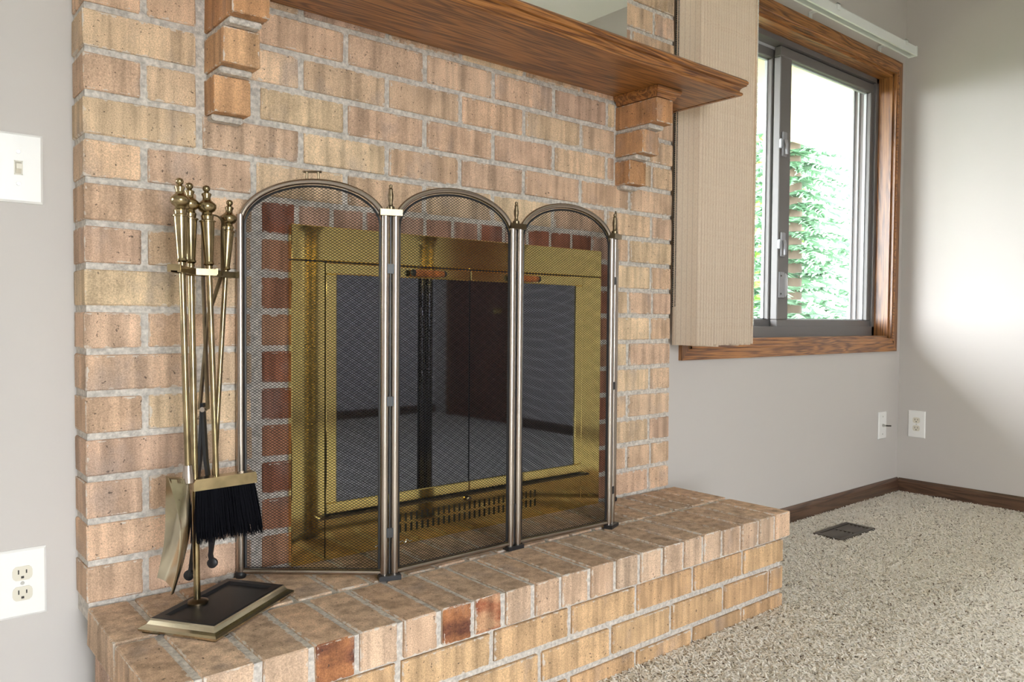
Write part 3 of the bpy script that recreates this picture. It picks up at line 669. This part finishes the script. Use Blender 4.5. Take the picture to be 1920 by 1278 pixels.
# ------------------------------------------------------------------ windows
def window(nm, x0, x1, full):
    z0, z1 = WZ0, WZ1; yw = YW if full else YL
    w = bpy.data.objects.new(nm, None); COL.objects.link(w); w.location = ((x0+x1)/2, yw, z0); LOC[w.name] = V(w.location); w['kind'] = 'structure'
    w['label'] = 'sliding window with taupe sashes in a stained oak casing'
    cw = .0625; yf = yw-.016
    def casing(poly_front, mat):
        m = MB(); m.prism([(x, yf, z) for x, z in poly_front], (0, 1, 0), .0165); return obj('casing', m, mat, w)
    o = (x0-cw, x1+cw, z0-cw, z1+cw)
    casing([(o[0], o[2]), (o[1], o[2]), (x1, z0), (x0, z0)], 'oak_x'); casing([(o[0], o[3]), (x0, z1), (x1, z1), (o[1], o[3])], 'oak_x')
    casing([(o[0], o[2]), (x0, z0), (x0, z1), (o[0], o[3])], 'oak_z'); casing([(o[1], o[2]), (o[1], o[3]), (x1, z1), (x1, z0)], 'oak_z')
    bd = MB()                                # raised bead along the casing's inner third
    for (xa, xb, za, zb) in ((x0-.024, x1+.024, z0-.024, z0-.010), (x0-.024, x1+.024, z1+.010, z1+.024), (x0-.024, x0-.010, z0-.024, z1+.024), (x1+.010, x1+.024, z0-.024, z1+.024)):
        bd.cbox(xa, xb, yf-.004, yf+.002, za, zb, .002)
    obj('casing_bead', bd, 'oak_x', w)
    jy1 = .150
    for a, b, c, d, mm in ((x1-.012, x1, z0, z1, 'oak_z'), (x0, x0+.012, z0, z1, 'oak_z'), (x0, x1, z1-.012, z1, 'oak_x'), (x0, x1, z0, z0+.012, 'oak_x')):
        obj('jamb', MB().box(a, b, yw-.002, jy1, c, d), mm, w)
    fx0, fx1, fz0, fz1 = x0+.012, x1-.012, z0+.006, z1-.012
    fr = MB(); t = .022; ya, yb = .146, .262
    fr.box(fx0, fx1, ya, yb, fz0, fz0+.030); fr.box(fx0, fx1, ya, yb, fz1-t, fz1); fr.box(fx0, fx0+t, ya, yb, fz0, fz1); fr.box(fx1-t, fx1, ya, yb, fz0, fz1)
    fr.box(fx0, fx1, ya, ya+.012, fz0+.030, fz0+.050)
    obj('outer_frame', fr, 'vinyl', w)
    tk = MB()
    for yy in (.196, .226, .252):
        tk.box(fx1-t-.010, fx1-t, yy, yy+.007, fz0+.03, fz1-t); tk.box(fx0+t, fx1-t, yy, yy+.007, fz1-t-.010, fz1-t)
    obj('track_fins', tk, 'vinyl_light', w)
    xm = x0+(2.683-1.945)
    def sash(a, b, ya, yb, sl, sr):
        m = MB(); za, zb = fz0+.034, fz1-t-.004; rb, rt_ = .045, .042
        m.cbox(a, b, ya, yb, za, za+rb, .003); m.cbox(a, b, ya, yb, zb-rt_, zb, .003); m.cbox(a, a+sl, ya, yb, za+rb, zb-rt_, .003); m.cbox(b-sr, b, ya, yb, za+rb, zb-rt_, .003)
        s_ = obj('sash', m, 'vinyl', w)
        obj('glass_pane', MB().box(a+sl-.004, b-sr+.004, (ya+yb)/2-.002, (ya+yb)/2+.002, za+rb-.004, zb-rt_+.004), 'glass', s_)
        gk = MB(); g = .006
        gk.box(a+sl, b-sr, yb-.012, yb, za+rb, za+rb+g); gk.box(a+sl, b-sr, yb-.012, yb, zb-rt_-g, zb-rt_); gk.box(a+sl, a+sl+g, yb-.012, yb, za+rb, zb-rt_); gk.box(b-sr-g, b-sr, yb-.012, yb, za+rb, zb-rt_)
        obj('glazing_bead', gk, 'vinyl_light', s_); return s_
    sR = sash(xm-.052, fx1-t+.004, .158, .190, .085, .034)
    sash(fx0+t-.004, xm+.008, .200, .232, .034, .060)
    if full:
        for zc in (1.300, .880):
            lt = MB(); xc = xm-.022
            lt.cbox(xc-.018, xc+.018, .150, .159, zc-.052, zc+.052, .004)
            L_ = obj('latch', lt, 'latch', sR)
            m = MB(); m.tube([(xc-.002, .147, zc+.015), (xc-.008, .138, zc-.005), (xc-.010, .136, zc-.045)], [.008, .007, .006], 10); obj('lever', m, 'latch', L_, True)
            obj('keeper', MB().cbox(xc-.034, xc-.022, .146, .160, zc-.020, zc+.020, .003), 'latch', L_)
        pl = obj('pull_plate', MB().cbox(xm-.045, xm-.002, .154, .159, .655, .765, .002), 'latch', sR)
        obj('finger_grip', MB().lathe([(-.05, .002), (-.04, .008), (0, .010), (.04, .008), (.05, .002)], (xm+.008, .157, .71), (0, 0, 1), 14), 'vinyl_light', pl, True)
        for zz in (.672, .748): obj('screw', MB().lathe([(0, .004), (.002, .003)], (xm-.03, .154, zz), (0, -1, 0), 10), 'slot', pl)
window('window_1', WX0, WX1, True)
window('window_2', VX0, VX1, False)
# unseen sliding door added in the opposite wall for frontal daylight; wooden door in the right wall (seen only in reflections)
dr = bpy.data.objects.new('door_1', None); COL.objects.link(dr); dr.location = (.3, YO, FL); LOC[dr.name] = V(dr.location); struct(dr)
m = MB(); 
for a, b, c, d in ((DX0, DX0+.06, FL, DZ1), (DX1-.06, DX1, FL, DZ1), (DX0, DX1, DZ1-.06, DZ1), (DX0, DX1, FL, FL+.05), (DX0, DX0+.07, FL, DZ1)): m.box(a, b, YO-.09, YO-.02, c, d)
obj('door_frame', m, 'vinyl', dr)
for a, b in ((DX0+.06, DX1-.06),): obj('glass_pane', MB().box(a, b, YO-.06, YO-.055, FL+.05, DZ1-.06), 'glass', dr)
d2 = bpy.data.objects.new('door_2', None); COL.objects.link(d2); d2.location = (XR, -3.55, FL); LOC[d2.name] = V(d2.location); struct(d2)
leaf = obj('door_leaf', MB().box(XR-.022, XR-.001, -3.93, -3.17, FL+.012, 1.76), 'redwood', d2)
for z0, z1 in ((FL+.2, .45), (.60, 1.60)):
    for y0, y1 in ((-3.84, -3.59), (-3.51, -3.26)): obj('door_panel', MB().cbox(XR-.030, XR-.02, y0, y1, z0, z1, .008), 'redwood', leaf)
m = MB(); m.box(XR-.018, XR-.0, -4.0, -3.935, FL, 1.83); m.box(XR-.018, XR, -3.165, -3.12, FL, 1.83); m.box(XR-.018, XR, -3.935, -3.165, 1.765, 1.83); obj('door_casing', m, 'oak_z', d2)
obj('door_knob', MB().lathe([(0, .022), (.006, .022), (.010, .010), (.035, .010), (.042, .024), (.055, .026), (.062, .016)], (XR-.022, -3.24, .62), (-1, 0, 0), 20), 'brass', leaf, True)

# ------------------------------------------------------------------ vertical blind
vb = thing('vertical_blind', 'beige woven vertical blind stacked beside the brick with its white headrail', 'blind', (1.93, -.02, .47))
YB = -.020
hr = MB(); hx0, hx1 = 1.72, 3.45; prof = [(-.020, 1.795), (-.020, 1.832), (-.016, 1.838), (.016, 1.838), (.020, 1.832), (.020, 1.795), (.012, 1.795), (.012, 1.803), (.016, 1.806), (.016, 1.830), (-.016, 1.830), (-.016, 1.806), (-.012, 1.803), (-.012, 1.795)]
n = len(prof); P = [(x, YB+y, z) for x in (hx0, hx1) for y, z in prof]
hr.add(P, [list(range(n))[::-1], list(range(n, 2*n))]+[(i, (i+1) % n, n+(i+1) % n, n+i) for i in range(n)])
ho = obj('headrail', hr, 'rail', vb)
obj('rail_channel', MB().box(hx0+.01, hx1-.01, YB-.0155, YB+.0155, 1.8265, 1.8295), 'rail', ho)
obj('end_cap', MB().cbox(hx1-.002, hx1+.008, YB-.021, YB+.021, 1.793, 1.840, .002), 'rail', ho)
for bx in (2.05, 2.72, 3.34):
    m = MB(); m.box(bx-.012, bx+.012, YB+.018, YW, 1.838, 1.842); m.box(bx-.012, bx+.012, YW-.003, YW, 1.800, 1.842); m.box(bx-.012, bx+.012, YB-.023, YB-.019, 1.815, 1.842); m.box(bx-.012, bx+.012, YB-.023, YB+.02, 1.838, 1.842); obj('bracket', m, 'rail', ho)
rr = random.Random(11); x = 1.788; vi = 0; vane_mesh = {}
while x < 2.115:
    key = vi % 4
    if key not in vane_mesh:
        m = MB(); vs = []; nW = 8; q = random.Random(40+key)
        zb = .474+q.uniform(-.004, .004)
        for zz in (zb, 1.785):
            for i in range(nW+1):
                s = i/nW*2-1; vs.append((.0055*(1-s*s)+(q.uniform(-.001, .001) if zz < 1 else 0), .0445*s, zz))
        fs = [(i, i+1, nW+2+i, nW+1+i) for i in range(nW)]
        o_ = len(vs); vs += [(a+.0012, b, c) for a, b, c in vs]; fs += [tuple(k+o_ for k in f[::-1]) for f in fs]
        fs += [(0, nW+1, nW+1+o_, o_), (nW, nW+o_, 2*nW+1+o_, 2*nW+1)]+[(i, i+o_, i+1+o_, i+1) for i in range(nW)]
        me = bpy.data.meshes.new('vane'); me.from_pydata(vs, [], fs); me.materials.append(M['vane']); me.polygons.foreach_set('use_smooth', [True]*len(me.polygons)); me.update(); vane_mesh[key] = me
    o = bpy.data.objects.new('vane', vane_mesh[key]); COL.objects.link(o); o.parent = vb
    o.location = V((x, YB, rr.uniform(-.003, .003)))-LOC[vb.name]; o.rotation_euler = (0, 0, math.radians(rr.uniform(-2.5, 2.5)+32))
    hg = bpy.data.objects.get('vane_hanger')
    x += rr.uniform(.0135, .0165); vi += 1
xl = x-.012
def chain(nm, x, y, z0, z1, r, mat, par):
    m = MB(); z = z1
    while z > z0:
        m.lathe([(-r, r*.4), (-r*.5, r*.9), (0, r), (r*.5, r*.9), (r, r*.4)], (x, y, z), (0, 0, 1), 6); z -= r*2.6
    return stuff(obj(nm, m, mat, par))
chain('control_chain', 1.750, .006, .60, 1.795, .0024, 'slot', vb)
chain('control_chain', 1.752, -.002, .60, 1.795, .0020, 'slot', vb)
chain('spacer_chain', xl+.012, YB-.044, .54, 1.79, .0022, 'white', vb)

# ------------------------------------------------------------------ wall plates, register
def plate_parts(kind, root, c, ax, nrm):
    """c centre on wall, ax horizontal axis along the wall, nrm out of the wall"""
    ax, nrm, z = V(ax), V(nrm), V((0, 0, 1)); c = V(c)
    m = MB(); hw, hh = .0405, .0655
    a = [c+ax*sx*hw+z*sz*hh for sx, sz in ((-1, -1), (1, -1), (1, 1), (-1, 1))]; b = [c+ax*sx*(hw-.004)+z*sz*(hh-.004)+nrm*.006 for sx, sz in ((-1, -1), (1, -1), (1, 1), (-1, 1))]
    m.add([p+nrm*.0005 for p in a]+[p+nrm*.003 for p in a]+b, [(3, 2, 1, 0)]+[(i, (i+1) % 4, 4+(i+1) % 4, 4+i) for i in range(4)]+[(4+i, 4+(i+1) % 4, 8+(i+1) % 4, 8+i) for i in range(4)]+[(8, 9, 10, 11)])
    pl = obj('cover_plate', m, 'white', root)
    def scr(dz): obj('screw', MB().lathe([(0, .0036), (.0012, .0030)], c+nrm*.006+z*dz, nrm, 12), 'screw', pl)
    if kind == 'outlet':
        for dz in (.0195, -.0195):
            m = MB(); n = 20; q = []
            for i in range(n):
                an = 2*math.pi*i/n; q.append(c+ax*max(-.0165, min(.0165, .0185*math.cos(an)))+z*(dz+max(-.0135, min(.0135, .0165*math.sin(an))))+nrm*.005)
            m.prism(q, nrm, .0028); r = obj('receptacle', m, 'ivory', root)
            s = MB()
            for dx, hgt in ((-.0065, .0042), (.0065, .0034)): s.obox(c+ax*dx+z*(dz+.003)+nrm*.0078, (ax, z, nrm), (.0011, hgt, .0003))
            s.obox(c+z*(dz-.0075)+nrm*.0078, (ax, z, nrm), (.0024, .0022, .0003)); obj('slots', s, 'slot', r)  # raised dark blocks stand for the shade inside the outlet holes
        scr(0)
    elif kind == 'switch':
        fr_ = MB()
        for dx, dz, w, h in ((-.0062, 0, .0008, .0135), (.0062, 0, .0008, .0135), (0, .0127, .007, .0008), (0, -.0127, .007, .0008)): fr_.obox(c+ax*dx+z*dz+nrm*.0062, (ax, z, nrm), (w, h, .0006))
        obj('toggle_surround', fr_, 'ivory', pl)
        m = MB(); m.add([c+ax*sx*.005+z*sz*.0115+nrm*.006 for sx, sz in ((-1, -1), (1, -1), (1, 1), (-1, 1))]+[c+ax*sx*.0042+z*(.002+sz*.0045)+nrm*.014 for sx, sz in ((-1, -1), (1, -1), (1, 1), (-1, 1))], [(3, 2, 1, 0), (4, 5, 6, 7)]+[(i, (i+1) % 4, 4+(i+1) % 4, 4+i) for i in range(4)])
        obj('toggle', m, 'ivory', root); scr(.030); scr(-.030)
    else:
        m = MB(); m.lathe([(0, .0075), (.006, .0075), (.006, .0048), (.016, .0048)], c+nrm*.006, nrm, 6); st_ = obj('coax_stub', m, 'screw', root)
        obj('coax_cable', MB().tube([c+nrm*.020, c+nrm*.030+ax*.003, c+nrm*.040+ax*.012], .0034, 8), 'slot', st_, True); scr(.042); scr(-.042)
t = thing('light_switch', 'white toggle light switch plate on the grey wall above the left outlet', 'light switch', (-.092, YL, .833)); plate_parts('switch', t, (-.0915, YL, .8350), (1, 0, 0), (0, -1, 0))
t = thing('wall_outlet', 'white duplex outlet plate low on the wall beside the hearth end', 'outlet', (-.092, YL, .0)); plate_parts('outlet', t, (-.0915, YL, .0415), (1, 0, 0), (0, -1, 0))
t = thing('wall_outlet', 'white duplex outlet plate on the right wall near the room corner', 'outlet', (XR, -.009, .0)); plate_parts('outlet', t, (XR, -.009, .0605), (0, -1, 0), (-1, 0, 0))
t = thing('cable_plate', 'white cable jack plate with short cable stub below the window', 'wall plate', (3.444, YW, .0)); plate_parts('coax', t, (3.444, YW, .0590), (1, 0, 0), (0, -1, 0))
rg = thing('floor_register', 'brown metal floor register sunk in the cream carpet', 'floor vent', (2.66, -.138, FL))
RX0, RX1, RY0, RY1 = 2.53, 2.795, -.198, -.078; ZR = -.2725
m = MB(); m.box(RX0, RX1, RY0, RY0+.016, FL, ZR); m.box(RX0, RX1, RY1-.016, RY1, FL, ZR); m.box(RX0, RX0+.016, RY0+.016, RY1-.016, FL, ZR); m.box(RX1-.016, RX1, RY0+.016, RY1-.016, FL, ZR)
obj('register_frame', m, 'register', rg)
obj('duct_bottom', MB().box(RX0+.016, RX1-.016, RY0+.016, RY1-.016, FL, FL+.003), 'register', rg)
for i in range(5):
    y = RY0+.026+i*.017; obj('louvre', MB().obox(((RX0+RX1)/2, y, ZR-.005), ((1, 0, 0), (0, .8, .6), (0, -.6, .8)), ((RX1-RX0)/2-.016, .006, .0008)), 'register', rg)
obj('louvre_rib', MB().box((RX0+RX1)/2-.003, (RX0+RX1)/2+.003, RY0+.016, RY1-.016, ZR-.006, ZR-.0005), 'register', rg)

# ------------------------------------------------------------------ carpet pile
def in_view(x, y, z):
    d = np.stack([x-CAM.x, y-CAM.y, np.full_like(x, z-CAM.z)], 1)
    zz = d@np.array(fw); u = 960+FPX*(d@np.array(rt))/zz; v = 639-FPX*(d@np.array(up))/zz
    return (zz > .2) & (u > -250) & (u < 2250) & (v < 1560), zz
N0 = 520000
x = rng.uniform(.0, XR-.012, N0); y = rng.uniform(-2.0, YW-.015, N0)
ok, dz = in_view(x, y, FL)
ok &= ~((x > -.02) & (x < 1.748) & (y > -.418)) & ~((x > RX0-.004) & (x < RX1+.004) & (y > RY0-.004) & (y < RY1+.004))
ok &= rng.random(N0) < np.clip(2.3/dz, .45, 1)
x, y = x[ok], y[ok]; n = len(x)
th = rng.uniform(0, 2*np.pi, n); ln = rng.uniform(.007, .014, n); wd = rng.uniform(.0015, .0026, n); hg = rng.uniform(.007, .0125, n)
px, py = np.cos(th), np.sin(th); cx_, cy_ = -py*wd, px*wd
z0 = np.full(n, FL-.001); th2 = th+rng.normal(0, .9, n)
mx_, my_ = x+px*ln*.35, y+py*ln*.35; ex, ey = mx_+np.cos(th2)*ln*.8, my_+np.sin(th2)*ln*.8
vt = np.stack([np.stack([x-cx_, y-cy_, z0], 1), np.stack([x+cx_, y+cy_, z0], 1), np.stack([mx_+cx_, my_+cy_, z0+hg*.85], 1), np.stack([mx_-cx_, my_-cy_, z0+hg*.85], 1),
               np.stack([ex+cx_*.8, ey+cy_*.8, z0+hg], 1), np.stack([ex-cx_*.8, ey-cy_*.8, z0+hg], 1)], 1).reshape(-1, 3)
bi = (np.arange(n)*6)[:, None]
loops = np.concatenate([bi+np.array([0, 1, 2, 3]), bi+np.array([3, 2, 4, 5])], 1).reshape(-1)
me = bpy.data.meshes.new('carpet_pile'); me.vertices.add(len(vt)); me.vertices.foreach_set('co', vt.astype(np.float32).reshape(-1))
me.loops.add(len(loops)); me.loops.foreach_set('vertex_index', loops.astype(np.int32))
me.polygons.add(2*n); me.polygons.foreach_set('loop_start', (np.arange(2*n)*4).astype(np.int32))
for q in ('strand', 'strand_tan', 'strand_dark'): me.materials.append(M[q])
kind = rng.choice([0, 1, 2], n, p=[.925, .05, .025]); me.polygons.foreach_set('material_index', np.repeat(kind, 2).astype(np.int32))
me.update(calc_edges=True); o = bpy.data.objects.new('carpet_pile', me); COL.objects.link(o); stuff(o)
tag(o, 'cream shag carpet pile with brown flecks in front of the hearth', 'carpet')

# ------------------------------------------------------------------ outside: eave, lawn, trees
struct(obj('ground_outside', MB().box(-30, 40, .30, 45, FL-.75, FL-.65).box(-30, 40, -40, YO-.12, FL-.75, FL-.65), 'lawn'))
ev = thing('roof_eave', 'cream painted roof eave with boarded soffit outside the window', 'eave', (1, .27, 1.88))
for y0, y1 in ((.27, .845), (.853, 1.385)): obj('soffit_board', MB().box(XL-.6, XR+3.6, y0, y1, 1.88, 1.90), 'soffit', ev)
obj('fascia_board', MB().box(XL-.6, XR+3.6, 1.385, 1.41, 1.855, 2.05), 'soffit', ev)
obj('soffit_strip', MB().box(XL-.6, XR+3.6, .838, .860, 1.874, 1.8805), 'siding', ev)
def spruce(x, y, h, r, seed, label, mat='spruce', n=5200, base_z=FL-.65):
    t = thing('spruce_tree' if mat == 'spruce' else 'broadleaf_tree', label, 'tree', (x, y, base_z), 'trees outside the window')
    obj('trunk', MB().tube([(x, y, base_z), (x+.05, y, base_z+h*.5), (x, y, base_z+h*.97)], [.03*h, .02*h, .004*h], 10), 'bark', t, True)
    g = np.random.default_rng(seed); m = MB()
    if mat == 'spruce':
        zz = .04*h
        while zz < h*.98:
            rad = r*(1-zz/h)**.8; nb = int(9+g.integers(4))
            for b in range(nb):
                an = 2*math.pi*(b+g.random())/nb; L = rad*g.uniform(.8, 1.08); dirv = V((math.cos(an), math.sin(an), 0)); sdv = V((-dirv.y, dirv.x, 0))
                k = max(4, int(L/.07))
                for i in range(k):
                    f = (i+.6)/k; c = V((x, y, base_z+zz))+dirv*(L*f)+V((0, 0, -.34*L*f*f+.10*L*f)); w = .05+.20*L*(1-f)*.6
                    for s_ in (-1, 1):
                        e = c+sdv*s_*w*g.uniform(.7, 1.2)+dirv*(.07+.05*g.random())+V((0, 0, g.uniform(-.10, .0)))
                        m.add([c-dirv*.055, e, c+dirv*.065+V((0, 0, -.01)), c+V((0, 0, -.05))], [(0, 1, 2), (0, 3, 1)])
            zz += h*.030
    else:
        cz = base_z+h*.62
        for i in range(n):
            p = V(g.normal(0, 1, 3)); p = p/p.length*g.uniform(.55, 1.0)**.5; c = V((x+p.x*r, y+p.y*r, cz+p.z*h*.40))
            a = V(g.normal(0, 1, 3)).normalized()*.10; b = V(g.normal(0, 1, 3)).normalized()*.07; m.add([c-a, c+b, c+a, c-b], [(0, 1, 2, 3)])
    stuff(obj('foliage', m, mat, t))
spruce(9.9, 4.4, 6.4, 2.0, 1, 'blue green spruce standing nearest outside the window')
spruce(17.6, 9.0, 7.0, 2.3, 2, 'tall spruce standing behind the nearer spruce outside')
spruce(13.2, 8.0, 5.6, 1.7, 3, 'leafy tree standing between the two spruces outside', 'leaf', 9000)
spruce(-2.5, 7.0, 6.0, 1.9, 5, 'spruce standing outside to the left of the chimney')
